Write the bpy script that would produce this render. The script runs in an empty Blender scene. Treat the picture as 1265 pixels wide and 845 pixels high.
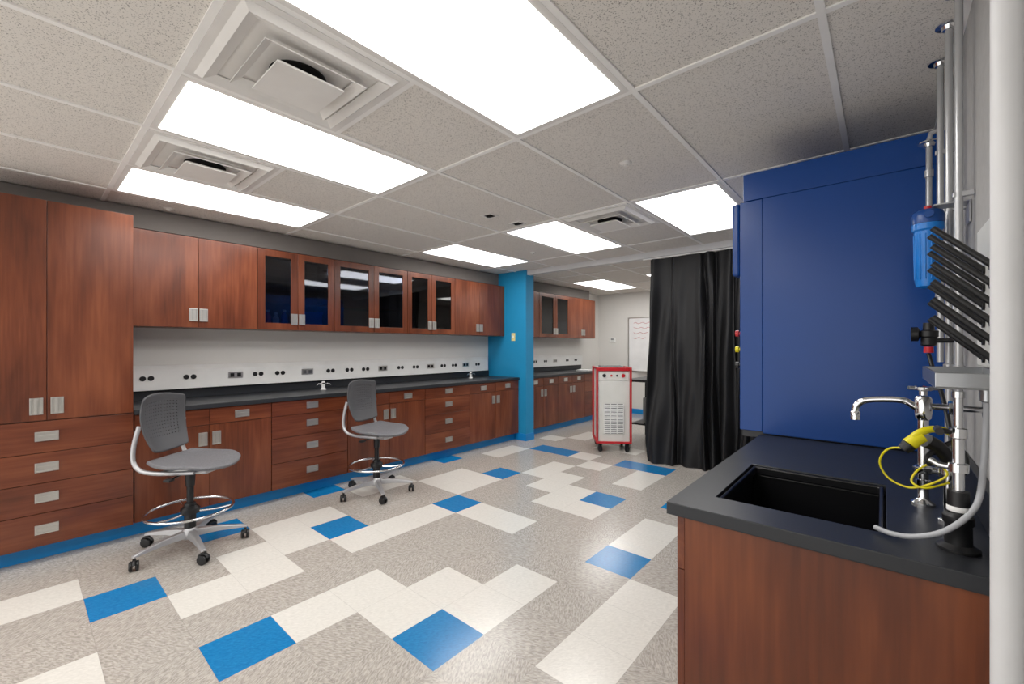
import bpy, bmesh, math, random
from mathutils import Vector, Matrix
random.seed(7)
sc = bpy.context.scene
COL = sc.collection

# ------------------------------------------------------------------ helpers
def lin(r, g, b):
    def f(c):
        c /= 255.0
        return c/12.92 if c <= 0.04045 else ((c+0.055)/1.055)**2.4
    return (f(r), f(g), f(b), 1.0)

def base_mat(name):
    m = bpy.data.materials.new(name)
    m.use_nodes = True
    nt = m.node_tree
    return m, nt, nt.nodes['Principled BSDF']

def mat(name, col, rough=0.5, metal=0.0, spec=0.5, emit=None, estr=0.0, var=0.04, vscale=6.0, coat=0.0):
    m, nt, b = base_mat(name)
    b.inputs['Roughness'].default_value = rough
    b.inputs['Metallic'].default_value = metal
    b.inputs['Specular IOR Level'].default_value = spec
    b.inputs['Coat Weight'].default_value = coat
    tc = nt.nodes.new('ShaderNodeTexCoord')
    n = nt.nodes.new('ShaderNodeTexNoise'); n.inputs['Scale'].default_value = vscale
    n.inputs['Detail'].default_value = 3
    nt.links.new(tc.outputs['Object'], n.inputs['Vector'])
    r = nt.nodes.new('ShaderNodeValToRGB')
    lo = tuple(max(0, c*(1-var)) for c in col[:3])+(1,)
    hi = tuple(min(1, c*(1+var)) for c in col[:3])+(1,)
    r.color_ramp.elements[0].position = 0.3; r.color_ramp.elements[1].position = 0.7
    r.color_ramp.elements[0].color = lo; r.color_ramp.elements[1].color = hi
    nt.links.new(n.outputs['Fac'], r.inputs['Fac'])
    nt.links.new(r.outputs['Color'], b.inputs['Base Color'])
    if emit:
        b.inputs['Emission Color'].default_value = emit
        b.inputs['Emission Strength'].default_value = estr
    return m

def wood(name, axis, dark, mid, light, rough=0.24):
    m, nt, b = base_mat(name)
    L = nt.links.new
    tc = nt.nodes.new('ShaderNodeTexCoord')
    oi = nt.nodes.new('ShaderNodeObjectInfo')
    mul = nt.nodes.new('ShaderNodeVectorMath'); mul.operation = 'SCALE'
    comb = nt.nodes.new('ShaderNodeCombineXYZ')
    L(oi.outputs['Random'], comb.inputs[0]); L(oi.outputs['Random'], comb.inputs[1]); L(oi.outputs['Random'], comb.inputs[2])
    L(comb.outputs[0], mul.inputs[0]); mul.inputs['Scale'].default_value = 17.0
    add = nt.nodes.new('ShaderNodeVectorMath'); add.operation = 'ADD'
    L(tc.outputs['Object'], add.inputs[0]); L(mul.outputs[0], add.inputs[1])
    def nz(sc_long, sc_cross, detail, dist):
        mp = nt.nodes.new('ShaderNodeMapping')
        s = [sc_cross]*3; s[axis] = sc_long
        mp.inputs['Scale'].default_value = s
        L(add.outputs[0], mp.inputs['Vector'])
        n = nt.nodes.new('ShaderNodeTexNoise'); n.inputs['Scale'].default_value = 1.0
        n.inputs['Detail'].default_value = detail; n.inputs['Distortion'].default_value = dist
        L(mp.outputs[0], n.inputs['Vector'])
        return n
    a = nz(1.2, 5.5, 3, 0.4)
    c = nz(3.0, 60.0, 4, 0.2)
    mx = nt.nodes.new('ShaderNodeMix'); mx.data_type = 'FLOAT'; mx.inputs[0].default_value = 0.3
    L(a.outputs['Fac'], mx.inputs[2]); L(c.outputs['Fac'], mx.inputs[3])
    r = nt.nodes.new('ShaderNodeValToRGB')
    r.color_ramp.elements[0].position = 0.33; r.color_ramp.elements[0].color = dark
    r.color_ramp.elements[1].position = 0.70; r.color_ramp.elements[1].color = light
    e = r.color_ramp.elements.new(0.5); e.color = mid
    L(mx.outputs[0], r.inputs['Fac'])
    L(r.outputs['Color'], b.inputs['Base Color'])
    b.inputs['Roughness'].default_value = rough
    return m

def floor_mat(name, c0, c1, ang, scale=70, stretch=3.5, p0=0.4, p1=0.6, rough=0.2):
    m, nt, b = base_mat(name)
    L = nt.links.new
    g = nt.nodes.new('ShaderNodeNewGeometry')
    mp = nt.nodes.new('ShaderNodeMapping'); mp.vector_type = 'TEXTURE'
    mp.inputs['Rotation'].default_value = (0, 0, ang)
    mp.inputs['Scale'].default_value = (stretch, 1, 1)
    L(g.outputs['Position'], mp.inputs['Vector'])
    n = nt.nodes.new('ShaderNodeTexNoise'); n.inputs['Scale'].default_value = scale
    n.inputs['Detail'].default_value = 4; n.inputs['Distortion'].default_value = 0.6
    L(mp.outputs[0], n.inputs['Vector'])
    r = nt.nodes.new('ShaderNodeValToRGB')
    r.color_ramp.elements[0].position = p0; r.color_ramp.elements[0].color = c0
    r.color_ramp.elements[1].position = p1; r.color_ramp.elements[1].color = c1
    L(n.outputs['Fac'], r.inputs['Fac'])
    sep = nt.nodes.new('ShaderNodeSeparateXYZ'); L(g.outputs['Position'], sep.inputs[0])
    def M(op, a, bb):
        x = nt.nodes.new('ShaderNodeMath'); x.operation = op
        for i, v in enumerate((a, bb)):
            if v is None: continue
            if isinstance(v, (int, float)): x.inputs[i].default_value = v
            else: L(v, x.inputs[i])
        return x.outputs[0]
    def joint(o, org, size):
        t = M('DIVIDE', M('SUBTRACT', o, org), size)
        t = M('FRACT', M('ADD', t, 40.0), None)
        t = M('MINIMUM', t, M('SUBTRACT', 1.0, t))
        return M('LESS_THAN', t, 0.0045)
    j = M('MAXIMUM', joint(sep.outputs[0], -3.865, 0.305), joint(sep.outputs[1], 0.235, 0.302))
    mx = nt.nodes.new('ShaderNodeMix'); mx.data_type = 'RGBA'
    L(M('MULTIPLY', j, 0.18), mx.inputs[0])
    L(r.outputs['Color'], mx.inputs[6]); mx.inputs[7].default_value = (0.08, 0.075, 0.07, 1)
    L(mx.outputs[2], b.inputs['Base Color'])
    b.inputs['Roughness'].default_value = rough
    b.inputs['Specular IOR Level'].default_value = 0.6
    return m

def ceiling_mat():
    m, nt, b = base_mat('acoustic_tile')
    L = nt.links.new
    g = nt.nodes.new('ShaderNodeNewGeometry')
    n = nt.nodes.new('ShaderNodeTexNoise'); n.inputs['Scale'].default_value = 210; n.inputs['Detail'].default_value = 3
    L(g.outputs['Position'], n.inputs['Vector'])
    r = nt.nodes.new('ShaderNodeValToRGB')
    r.color_ramp.elements[0].position = 0.33; r.color_ramp.elements[0].color = lin(148, 142, 135)
    r.color_ramp.elements[1].position = 0.43; r.color_ramp.elements[1].color = lin(232, 227, 220)
    L(n.outputs['Fac'], r.inputs['Fac'])
    L(r.outputs['Color'], b.inputs['Base Color'])
    b.inputs['Roughness'].default_value = 0.9
    return m

def glass_mat(name, tint):
    m, nt, b = base_mat(name)
    nt.nodes.remove(b)
    out = nt.nodes['Material Output']
    t = nt.nodes.new('ShaderNodeBsdfTransparent'); t.inputs[0].default_value = tint
    gl = nt.nodes.new('ShaderNodeBsdfGlossy'); gl.inputs['Roughness'].default_value = 0.03
    fr = nt.nodes.new('ShaderNodeFresnel'); fr.inputs[0].default_value = 1.7
    mx = nt.nodes.new('ShaderNodeMixShader')
    nt.links.new(fr.outputs[0], mx.inputs[0]); nt.links.new(t.outputs[0], mx.inputs[1]); nt.links.new(gl.outputs[0], mx.inputs[2])
    nt.links.new(mx.outputs[0], out.inputs[0])
    return m

M_woodV = wood('cherry_wood_vertical', 2, lin(82, 41, 26), lin(108, 56, 35), lin(134, 75, 48))
M_woodH = wood('cherry_wood_horizontal', 1, lin(82, 41, 26), lin(107, 55, 35), lin(132, 74, 47))
M_woodP = wood('cherry_wood_panel', 2, lin(78, 39, 23), lin(106, 55, 32), lin(134, 74, 43), 0.28)
M_black = mat('black_epoxy_resin', lin(42, 44, 48), 0.36, spec=0.45)
M_sink = mat('black_sink_resin', lin(16, 16, 19), 0.3)
M_satin = mat('satin_nickel', lin(205, 203, 198), 0.35, 1.0)
M_chrome = mat('chrome', lin(225, 226, 228), 0.12, 1.0)
M_white = mat('white_paint', lin(236, 236, 234), 0.5)
M_column = mat('column_paint', lin(208, 208, 209), 0.45)
M_whitepipe = mat('pale_pipe_paint', lin(190, 191, 193), 0.25, 0.45)
M_wall = mat('wall_paint', lin(226, 224, 220), 0.7, var=0.015, vscale=2)
M_wallgray = mat('grey_masonry_paint', lin(178, 177, 175), 0.8, var=0.05, vscale=40)
M_gapshade = mat('painted_gap_shade', lin(116, 111, 107), 0.8)  # shade of the gap above the cabinets, put into a colour
M_cyan = mat('bright_blue_wall_paint', lin(26, 142, 192), 0.5, var=0.02)
M_base = mat('blue_rubber_base', lin(14, 134, 206), 0.35, var=0.03)
M_navy = mat('navy_blue_enamel', lin(6, 62, 134), 0.26, spec=0.4, var=0.04, vscale=1.5)
M_bar = mat('ceiling_grid_white', lin(250, 248, 245), 0.5)
M_vent = mat('diffuser_white_metal', lin(232, 229, 225), 0.5)
M_hole = mat('dark_opening', lin(18, 17, 17), 0.9)
M_curt = mat('black_curtain_fabric', lin(12, 12, 15), 0.6, var=0.15, vscale=3)
M_plblk = mat('black_plastic', lin(20, 20, 22), 0.4)
M_plgry = mat('dark_grey_plastic', lin(82, 82, 85), 0.5)
M_seat = mat('grey_seat_plastic', lin(112, 112, 116), 0.5, var=0.2, vscale=120)
M_silver = mat('silver_frame', lin(190, 190, 192), 0.35, 0.6)
M_red = mat('red_enamel', lin(190, 28, 38), 0.4)
M_cream = mat('off_white_enamel', lin(222, 222, 216), 0.45)
M_greyp = mat('grey_panel', lin(150, 152, 152), 0.5)
M_bfilter = mat('blue_filter_plastic', lin(24, 120, 205), 0.25, var=0.08, vscale=20)
M_bcap = mat('dark_blue_cap_plastic', lin(20, 70, 140), 0.3)
M_yellow = mat('yellow_plastic', lin(228, 214, 20), 0.4)
M_hose = mat('grey_vinyl_hose', lin(170, 172, 176), 0.35)
M_steel = mat('stainless_steel', lin(176, 178, 180), 0.28, 1.0)
M_glass = glass_mat('cabinet_glass', (0.42, 0.47, 0.58, 1))
M_pink = mat('pink_bottle_liquid', lin(215, 70, 95), 0.3)
M_blueb = mat('blue_plastic', lin(35, 80, 190), 0.4)
M_lamp = mat('light_diffuser', (0.9, 0.9, 0.9, 1), 0.5, emit=(1, 0.982, 0.958, 1), estr=7.6)

# ---- bmesh primitives
def box(bm, x0, y0, z0, x1, y1, z1):
    v = [bm.verts.new(p) for p in ((x0,y0,z0),(x1,y0,z0),(x1,y1,z0),(x0,y1,z0),(x0,y0,z1),(x1,y0,z1),(x1,y1,z1),(x0,y1,z1))]
    for f in ((3,2,1,0),(4,5,6,7),(0,1,5,4),(1,2,6,5),(2,3,7,6),(3,0,4,7)):
        bm.faces.new([v[i] for i in f])

def catmull(pts, n):
    P = [Vector(p) for p in pts]
    if n <= 1: return P
    out = []
    for i in range(len(P)-1):
        p0 = P[i-1] if i else P[0]*2-P[1]
        p1, p2 = P[i], P[i+1]
        p3 = P[i+2] if i+2 < len(P) else P[i+1]*2-P[i]
        for k in range(n):
            t = k/n
            out.append(0.5*((2*p1)+(p2-p0)*t+(2*p0-5*p1+4*p2-p3)*t*t+(3*p1-p0-3*p2+p3)*t**3))
    out.append(P[-1])
    return out

def tube(bm, pts, r, seg=12, n=1, closed=False):
    P = catmull(pts, n)
    N = len(P)
    R = r if isinstance(r, (list, tuple)) else None
    T = []
    for i in range(N):
        if closed: t = P[(i+1) % N]-P[i-1]
        else: t = P[min(i+1, N-1)]-P[max(i-1, 0)]
        T.append(t.normalized())
    a = Vector((0, 0, 1)) if abs(T[0].z) < 0.9 else Vector((1, 0, 0))
    nrm = T[0].cross(a).normalized()
    rings = []
    for i in range(N):
        if i:
            q = T[i-1].rotation_difference(T[i]); nrm = (q @ nrm).normalized()
        bi = T[i].cross(nrm)
        rr = r if R is None else (R[0]+(R[-1]-R[0])*i/(N-1) if len(R) == 2 else R[i])
        rings.append([bm.verts.new(P[i]+(nrm*math.cos(2*math.pi*k/seg)+bi*math.sin(2*math.pi*k/seg))*rr) for k in range(seg)])
    rng = N if closed else N-1
    for i in range(rng):
        A, B = rings[i], rings[(i+1) % N]
        for k in range(seg):
            bm.faces.new((A[k], A[(k+1) % seg], B[(k+1) % seg], B[k]))
    if not closed:
        bm.faces.new(rings[0][::-1]); bm.faces.new(rings[-1])

def lathe(bm, prof, c=(0, 0, 0), seg=24, axis='z'):
    c = Vector(c)
    def tr(x, y, z):
        if axis == 'z': return Vector((x, y, z))+c
        if axis == 'x': return Vector((z, x, y))+c
        return Vector((y, z, x))+c
    rings = []
    for (r, z) in prof:
        r = max(r, 0.0004)
        rings.append([bm.verts.new(tr(r*math.cos(2*math.pi*k/seg), r*math.sin(2*math.pi*k/seg), z)) for k in range(seg)])
    for i in range(len(rings)-1):
        A, B = rings[i], rings[i+1]
        for k in range(seg):
            bm.faces.new((A[k], A[(k+1) % seg], B[(k+1) % seg], B[k]))
    bm.faces.new(rings[0][::-1]); bm.faces.new(rings[-1])

def torus(bm, c, R, r, seg=40, s2=10):
    pts = [Vector((c[0]+R*math.cos(2*math.pi*i/seg), c[1]+R*math.sin(2*math.pi*i/seg), c[2])) for i in range(seg)]
    tube(bm, pts, r, s2, 1, True)

def ringbox(bm, ox0, oy0, ox1, oy1, ix0, iy0, ix1, iy1, z0, z1):
    o = [(ox0,oy0),(ox1,oy0),(ox1,oy1),(ox0,oy1)]; n = [(ix0,iy0),(ix1,iy0),(ix1,iy1),(ix0,iy1)]
    V = {}
    for key, P, z in (('ob',o,z0),('ib',n,z0),('ot',o,z1),('it',n,z1)):
        V[key] = [bm.verts.new((p[0],p[1],z)) for p in P]
    for i in range(4):
        j = (i+1) % 4
        bm.faces.new((V['ot'][i],V['ot'][j],V['it'][j],V['it'][i]))
        bm.faces.new((V['ob'][j],V['ob'][i],V['ib'][i],V['ib'][j]))
        bm.faces.new((V['ob'][i],V['ob'][j],V['ot'][j],V['ot'][i]))
        bm.faces.new((V['ib'][j],V['ib'][i],V['it'][i],V['it'][j]))

def sqring(bm, h0, z0, h1, z1, th=0.004):
    def q(h, z): return [bm.verts.new((sx*h, sy*h, z)) for sx, sy in ((-1,-1),(1,-1),(1,1),(-1,1))]
    A, B, C, D = q(h0, z0), q(h1, z1), q(h0, z0+th), q(h1, z1+th)
    for i in range(4):
        j = (i+1) % 4
        bm.faces.new((A[i],A[j],B[j],B[i])); bm.faces.new((C[j],C[i],D[i],D[j]))
        bm.faces.new((A[j],A[i],C[i],C[j])); bm.faces.new((B[i],B[j],D[j],D[i]))

def thing(name, label, cat, loc=(0,0,0), rz=0.0, group=None, kind=None):
    o = bpy.data.objects.new(name, None)
    o.empty_display_size = 0.1
    o.location = loc; o.rotation_euler = (0, 0, rz)
    COL.objects.link(o)
    o['label'] = label; o['category'] = cat
    if group: o['group'] = group
    if kind: o['kind'] = kind
    return o

def mk(name, bm, m, bevel=0.0, smooth=False, seg=2):
    bmesh.ops.recalc_face_normals(bm, faces=bm.faces)
    me = bpy.data.meshes.new(name)
    bm.to_mesh(me); bm.free()
    me.materials.append(m)
    if smooth:
        for p in me.polygons: p.use_smooth = True
    o = bpy.data.objects.new(name, me)
    COL.objects.link(o)
    if bevel:
        b = o.modifiers.new('bevel', 'BEVEL'); b.width = bevel; b.segments = seg; b.limit_method = 'ANGLE'
        b.harden_normals = False
    if smooth:
        es = o.modifiers.new('split', 'EDGE_SPLIT'); es.split_angle = math.radians(42)
    return o

def part(parent, name, bm, m, bevel=0.0, smooth=False, label=None, loc=None, rot=None):
    o = mk(name, bm, m, bevel, smooth)
    o.parent = parent
    if loc: o.location = loc
    if rot: o.rotation_euler = rot
    if label: o['label'] = label
    return o

def inst(parent, name, src, loc, rot=(0,0,0)):
    o = src.copy(); o.name = name
    o.parent = parent; o.location = loc; o.rotation_euler = rot
    COL.objects.link(o)
    return o

def single(name, bm, m, label, cat, bevel=0.0, smooth=False, group=None, loc=None):
    o = mk(name, bm, m, bevel, smooth)
    o['label'] = label; o['category'] = cat
    if group: o['group'] = group
    if loc: o.location = loc
    return o

def struct(name, bm, m, label, bevel=0.0, smooth=False):
    o = mk(name, bm, m, bevel, smooth)
    o['kind'] = 'structure'; o['label'] = label; o['category'] = name.split('_')[0]
    return o

def copy_thing(root, loc, rz, label=None):
    n = root.copy(); n.location = loc; n.rotation_euler = (0, 0, rz)
    COL.objects.link(n)
    if label: n['label'] = label
    def rec(src, dst):
        for ch in list(src.children):
            c = ch.copy(); c.parent = dst
            COL.objects.link(c)
            rec(ch, c)
    rec(root, n)
    return n

BM = bmesh.new
H = 2.46
XW, XR = -4.64, 0.21
YB, YF = -2.6, 8.2

# ------------------------------------------------------------------ room
G0, G1 = lin(156,150,143), lin(197,191,183)
floor_g1 = floor_mat('vct_grey_a', G0, G1, 0.5, 135, 3.2, 0.34, 0.66)
floor_g2 = floor_mat('vct_grey_b', G0, G1, 2.1, 135, 3.2, 0.34, 0.66)
floor_w = floor_mat('vct_white', lin(214,211,204), lin(228,225,218), 0.9, 120, 2.4, 0.3, 0.7)
floor_b = floor_mat('vct_blue', lin(12,110,170), lin(28,132,192), 0.9, 120, 2.4, 0.3, 0.7)
blue = {(7,3),(5,1),(2,0),(2,4),(3,7),(8,7),(6,10),(2,10),(5,14),(6,14),(1,14),(2,14),(-1,10),(-1,5),(0,2),(8,11),(10,0),(9,-3),(1,-4),(6,-4)}
white = {(1,-1),(1,-2),(4,-1),(4,-2),(3,1),(3,2),(2,2),(2,3),(1,3),(1,4),(3,4),(3,5),(3,6),(4,7),(5,7),
         (5,2),(5,3),(6,3),(6,4),(7,4),(7,5),(9,4),(9,5),(9,6),(8,8),(8,9),(6,9),(5,9),(5,10),(4,10),(4,11),(3,11),(3,12),
         (1,8),(1,9),(2,8),(2,9),(0,6),(0,7),(0,12),(0,13),(6,12),(6,13),(3,14),(4,13),(1,17),(1,18),(3,16),(4,16),(0,16),
         (8,-1),(8,0),(11,2),(11,3),(7,-3),(8,-3),(3,-5),(3,-6),(10,-6),(10,-7),(6,17),(7,17),(9,15),(9,16)}
bm = BM()
xs = [-3.865+0.305*i for i in range(-3, 15)]
ys = [0.235+0.302*j for j in range(-10, 28)]
xs = [XW]+[x for x in xs if XW+0.01 < x < XR-0.01]+[XR]
ys = [YB]+[y for y in ys if YB+0.01 < y < YF-0.01]+[YF]
VV = [[bm.verts.new((x, y, 0)) for y in ys] for x in xs]
for a in range(len(xs)-1):
    for b in range(len(ys)-1):
        f = bm.faces.new((VV[a][b], VV[a+1][b], VV[a+1][b+1], VV[a][b+1]))
        ix = math.floor(((xs[a]+xs[a+1])/2+3.865)/0.305); iy = math.floor(((ys[b]+ys[b+1])/2-0.235)/0.302)
        f.material_index = 3 if (ix, iy) in blue else 2 if (ix, iy) in white else (ix+iy) % 2
me = bpy.data.meshes.new('floor'); bm.to_mesh(me); bm.free()
for m in (floor_g1, floor_g2, floor_w, floor_b): me.materials.append(m)
fl = bpy.data.objects.new('floor', me); COL.objects.link(fl)
fl['kind'] = 'structure'; fl['label'] = 'speckled grey vinyl tile floor with white and blue tile pattern'; fl['category'] = 'floor'

bm = BM(); box(bm, XW, YB, H, XR, YF, H+0.1)
struct('ceiling', bm, ceiling_mat(), 'suspended ceiling of speckled acoustic tiles')
bm = BM(); box(bm, XW-0.1, YB, 0, XW, YF, H); struct('wall_left', bm, M_wall, 'off-white painted wall behind the cabinets')
bm = BM(); box(bm, XR, YB, 0, XR+0.1, YF, H); struct('wall_right', bm, M_wallgray, 'light grey painted masonry wall')
bm = BM(); box(bm, XW-0.1, YF, 0, XR+0.1, YF+0.1, H); struct('wall_back', bm, M_wall, 'off-white painted far wall')
bm = BM(); box(bm, XW, 4.79, 0, -3.885, 4.97, H); struct('wall_divider', bm, M_cyan, 'bright blue painted wall pier between the benches')
bm = BM(); box(bm, -3.885, 4.82, 2.392, XR, 4.90, H); struct('wall_header', bm, M_column, 'slim off-white header beam across the room')
bm = BM(); lathe(bm, [(0.0195, 0), (0.0195, H-0.001)], (0.152, 1.052, 0), 40)
struct('trim_6', bm, M_column, 'white painted round floor-to-ceiling pole', smooth=True)
bm = BM(); box(bm, -4.098, -0.29, 0, -4.09, 4.785, 0.10); struct('baseboard_left', bm, M_base, 'blue rubber cove base along the cabinets')
bm = BM(); box(bm, -4.098, 4.975, 0, -4.09, 7.45, 0.10); struct('baseboard_far', bm, M_base, 'blue rubber cove base along the far cabinets')
bm = BM(); box(bm, -3.884, 4.785, 0, -3.876, 4.975, 0.10); box(bm, -4.08, 4.781, 0, -3.876, 4.789, 0.10)
struct('baseboard_divider', bm, M_base, 'blue rubber cove base around the pier')
bm = BM(); box(bm, XW, 8.19, 0, XR, 8.199, 0.10); struct('baseboard_back', bm, M_base, 'blue rubber cove base on the far wall')
bm = BM(); box(bm, XW+0.001, -0.29, 2.29, -4.42, 4.788, H-0.009); struct('trim_4', bm, M_gapshade, 'grey block painted as shade above the cabinets')  # added block, coloured as the shade between cabinet tops and ceiling
bm = BM(); box(bm, XW+0.001, 4.972, 2.29, -4.42, 7.45, H-0.009); struct('trim_5', bm, M_gapshade, 'grey block painted as shade above the far cabinets')  # same painted shade above the far cabinets
# ceiling grid
P = 0.655
xg = [-0.155+P*k for k in range(-7, 1)]
yg = [0.42+1.31*k for k in range(-3, 7)]
bm = BM(); w = 0.0125
for x in xg:
    if XW+0.02 < x < XR-0.02: box(bm, x-w, YB, H-0.007, x+w, YF, H-0.0005)
for y in yg:
    if YB < y < YF and not (4.78 < y < 4.98): box(bm, XW, y-w, H-0.0067, XR, y+w, H-0.0005)
for (cx, cy) in ((-2.12, 1.075), (-3.43, 1.075), (-2.12, 3.695)):
    box(bm, cx+w, cy-w, H-0.0067, cx+P-w, cy+w, H-0.0005)
struct('trim_1', bm, M_bar, 'white metal ceiling grid')
bm = BM()
box(bm, XW, YB, H-0.02, XW+0.02, YF, H-0.009); box(bm, XR-0.02, YB, H-0.02, XR, YF, H-0.009)
struct('trim_2', bm, M_bar, 'white metal wall angle at the ceiling edge')

# ------------------------------------------------------------------ ceiling lights and vents
def ceiling_light(cx, cy):
    o = thing('ceiling_light', 'rectangular recessed fluorescent ceiling light, lit bright white', 'ceiling light', (cx, cy, H-0.008), 0, 'lit ceiling panels')
    bm = BM(); hx, hy = 0.315, 0.642
    ringbox(bm, -hx, -hy, hx, hy, -hx+0.03, -hy+0.03, hx-0.03, hy-0.03, 0.0, 0.006)
    part(o, 'light_frame', bm, M_vent)
    bm = BM(); box(bm, -hx+0.031, -hy+0.031, -0.002, hx-0.031, hy-0.031, 0.004)
    part(o, 'light_diffuser', bm, M_lamp, label='glowing white diffuser')
    return o
L0 = ceiling_light(-2.4475, 1.075)
for c in ((-1.1375,1.075),(-3.7575,1.075),(-2.4475,3.695),(-1.1375,3.695),(-3.7575,3.695),(-3.7575,6.90),(-2.4475,6.90),(-1.1375,6.90),(-2.4475,-1.545),(-1.1375,-1.545),(-3.7575,-1.545)):  # far right panel, unseen behind the curtain, is added as fill light
    copy_thing(L0, (c[0], c[1], H-0.008), 0)

def vent(cx, cy):
    o = thing('ceiling_vent', 'square white metal air diffuser with stepped frame and flat centre plate', 'vent', (cx, cy, H-0.008), 0, 'ceiling air diffusers')
    bm = BM()
    ringbox(bm, -0.314, -0.314, 0.314, 0.314, -0.25, -0.25, 0.25, 0.25, -0.002, 0.006)
    sqring(bm, 0.262, -0.022, 0.225, -0.006); sqring(bm, 0.262, -0.022, 0.285, -0.003)
    part(o, 'vent_frame', bm, M_vent)
    bm = BM(); box(bm, -0.249, -0.249, 0.001, 0.249, 0.249, 0.006)
    part(o, 'back_plate', bm, M_vent)
    bm = BM(); lathe(bm, [(0.105, 0.0005), (0.105, -0.004), (0.0, -0.004)], seg=32)
    part(o, 'duct_opening', bm, M_hole, label='dark round duct opening')
    bm = BM()
    sqring(bm, 0.190, -0.035, 0.155, -0.012)
    part(o, 'louver', bm, M_vent)
    bm = BM()
    box(bm, -0.128, -0.128, -0.054, 0.128, 0.128, -0.048); sqring(bm, 0.128, -0.052, 0.112, -0.040)
    box(bm, -0.006, -0.006, -0.048, 0.006, 0.006, -0.004)
    part(o, 'centre_plate', bm, M_vent, 0.003)
    return o
V0 = vent(-1.7925, 0.7475)
copy_thing(V0, (-3.1025, 0.7475, H-0.008), 0); copy_thing(V0, (-1.7925, 3.3675, H-0.008), 0)

def sprinkler(x, y):
    bm = BM(); lathe(bm, [(0.035, 0), (0.035, -0.004), (0.02, -0.012), (0.012, -0.012), (0.012, -0.02), (0.0, -0.02)], seg=20)
    single('ceiling_sprinkler', bm, M_vent, 'small round white sprinkler cover on the ceiling', 'sprinkler', smooth=True, group='ceiling sprinklers', loc=(x, y, H-0.0005))
sprinkler(-1.167, 2.387); sprinkler(-4.3, 0.79); sprinkler(-3.1, 3.95)
for (x, y) in ((-2.50, 2.60), (-2.47, 2.93)):
    o = thing('ceiling_sensor', 'small square dark ceiling sensor with white rim', 'sensor', (x, y, H-0.0005), 0.0, 'small ceiling sensors')
    bm = BM(); ringbox(bm, -0.055, -0.055, 0.055, 0.055, -0.038, -0.038, 0.038, 0.038, -0.006, 0.0); part(o, 'sensor_rim', bm, M_vent)
    bm = BM(); box(bm, -0.038, -0.038, -0.004, 0.038, 0.038, 0.0); box(bm, -0.03, -0.01, -0.012, 0.03, 0.01, -0.004); part(o, 'sensor_lens', bm, M_hole)

# ------------------------------------------------------------------ cabinets
bm = BM()
def vring(bm, y0, z0, y1, z1, iy0, iz0, iy1, iz1, x0, x1):
    o = [(y0,z0),(y1,z0),(y1,z1),(y0,z1)]; n = [(iy0,iz0),(iy1,iz0),(iy1,iz1),(iy0,iz1)]
    V = [[bm.verts.new((x, p[0], p[1])) for p in Q] for Q, x in ((o,x0),(n,x0),(o,x1),(n,x1))]
    for i in range(4):
        j = (i+1) % 4
        bm.faces.new((V[2][i],V[2][j],V[3][j],V[3][i])); bm.faces.new((V[0][j],V[0][i],V[1][i],V[1][j]))
        bm.faces.new((V[0][i],V[0][j],V[2][j],V[2][i])); bm.faces.new((V[1][j],V[1][i],V[3][i],V[3][j]))
vring(bm, -0.029, -0.052, 0.029, 0.052, -0.02, -0.042, 0.02, 0.042, 0, 0.010)
box(bm, 0.0, -0.02, -0.042, 0.0025, 0.02, 0.042)
box(bm, 0.0025, -0.007, -0.042, 0.009, 0.007, 0.042)
H0 = mk('handle_source', bm, M_satin, 0.001)
COL.objects.unlink(H0)

def front(root, kind, y0, y1, z0, z1, xf, hpos, hori=False):
    g = 0.0018
    name = {'door': 'door', 'drawer': 'drawer', 'glass': 'door'}[kind]
    bm = BM()
    cy, cz = (y0+y1)/2, (z0+z1)/2
    hy, hz = (y1-y0)/2-g, (z1-z0)/2-g
    if kind == 'glass':
        fw = 0.062
        vring(bm, -hy, -hz, hy, hz, -hy+fw, -hz+fw, hy-fw, hz-fw, 0, 0.02)
        d = part(root, name, bm, M_woodV, 0.0015, loc=(xf-0.02, cy, cz), label='cherry wood framed glass door')
        bm = BM(); box(bm, 0.008, -hy+fw+0.0005, -hz+fw+0.0005, 0.012, hy-fw-0.0005, hz-fw-0.0005)
        part(d, 'glass_pane', bm, M_glass)
    else:
        box(bm, 0, -hy, -hz, 0.02, hy, hz)
        d = part(root, name, bm, M_woodH if kind == 'drawer' else M_woodV, 0.0015, loc=(xf-0.02, cy, cz))
    h = H0.copy(); h.name = 'handle'; h.parent = d
    h['label'] = 'satin nickel recessed pull'
    h.location = (0.0205, hpos[0]-cy, hpos[1]-cz)
    h.rotation_euler = (math.pi/2 if hori else 0, 0, 0)
    COL.objects.link(h)
    return d

def upper(y0, ym, y1, glass, label):
    z0, z1 = 1.515, 2.26
    D = -4.29-XW
    o = thing('wall_cabinet', label, 'cabinet', (XW+0.001, y0, z0), 0, 'upper wall cabinets')
    W, Hh = y1-y0-0.002, z1-z0
    bm = BM(); t = 0.018; xf = D-0.022
    if glass:
        box(bm, 0, 0, 0, xf, t, Hh); box(bm, 0, W-t, 0, xf, W, Hh)
        box(bm, 0, t, 0, xf, W-t, t); box(bm, 0, t, Hh-t, xf, W-t, Hh)
        box(bm, 0, t, t, 0.006, W-t, Hh-t)
        part(o, 'cabinet_body', bm, M_woodP)
        for z in (0.26, 0.5):
            bm = BM(); box(bm, 0.007, t+0.001, z, xf-0.03, W-t-0.001, z+0.015); part(o, 'shelf', bm, M_woodH)
    else:
        box(bm, 0, 0, 0, xf, W, Hh); part(o, 'cabinet_body', bm, M_woodP)
    k = 'glass' if glass else 'door'
    m = ym-y0
    front(o, k, 0, m, 0, Hh, D, (m-0.035, 0.105)); front(o, k, m, W, 0, Hh, D, (m+0.035, 0.105))
    return o
lw = 'wall-hung cherry wood cabinet with two solid doors'
lg = 'wall-hung cherry wood cabinet with two glass-paned doors'
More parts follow.
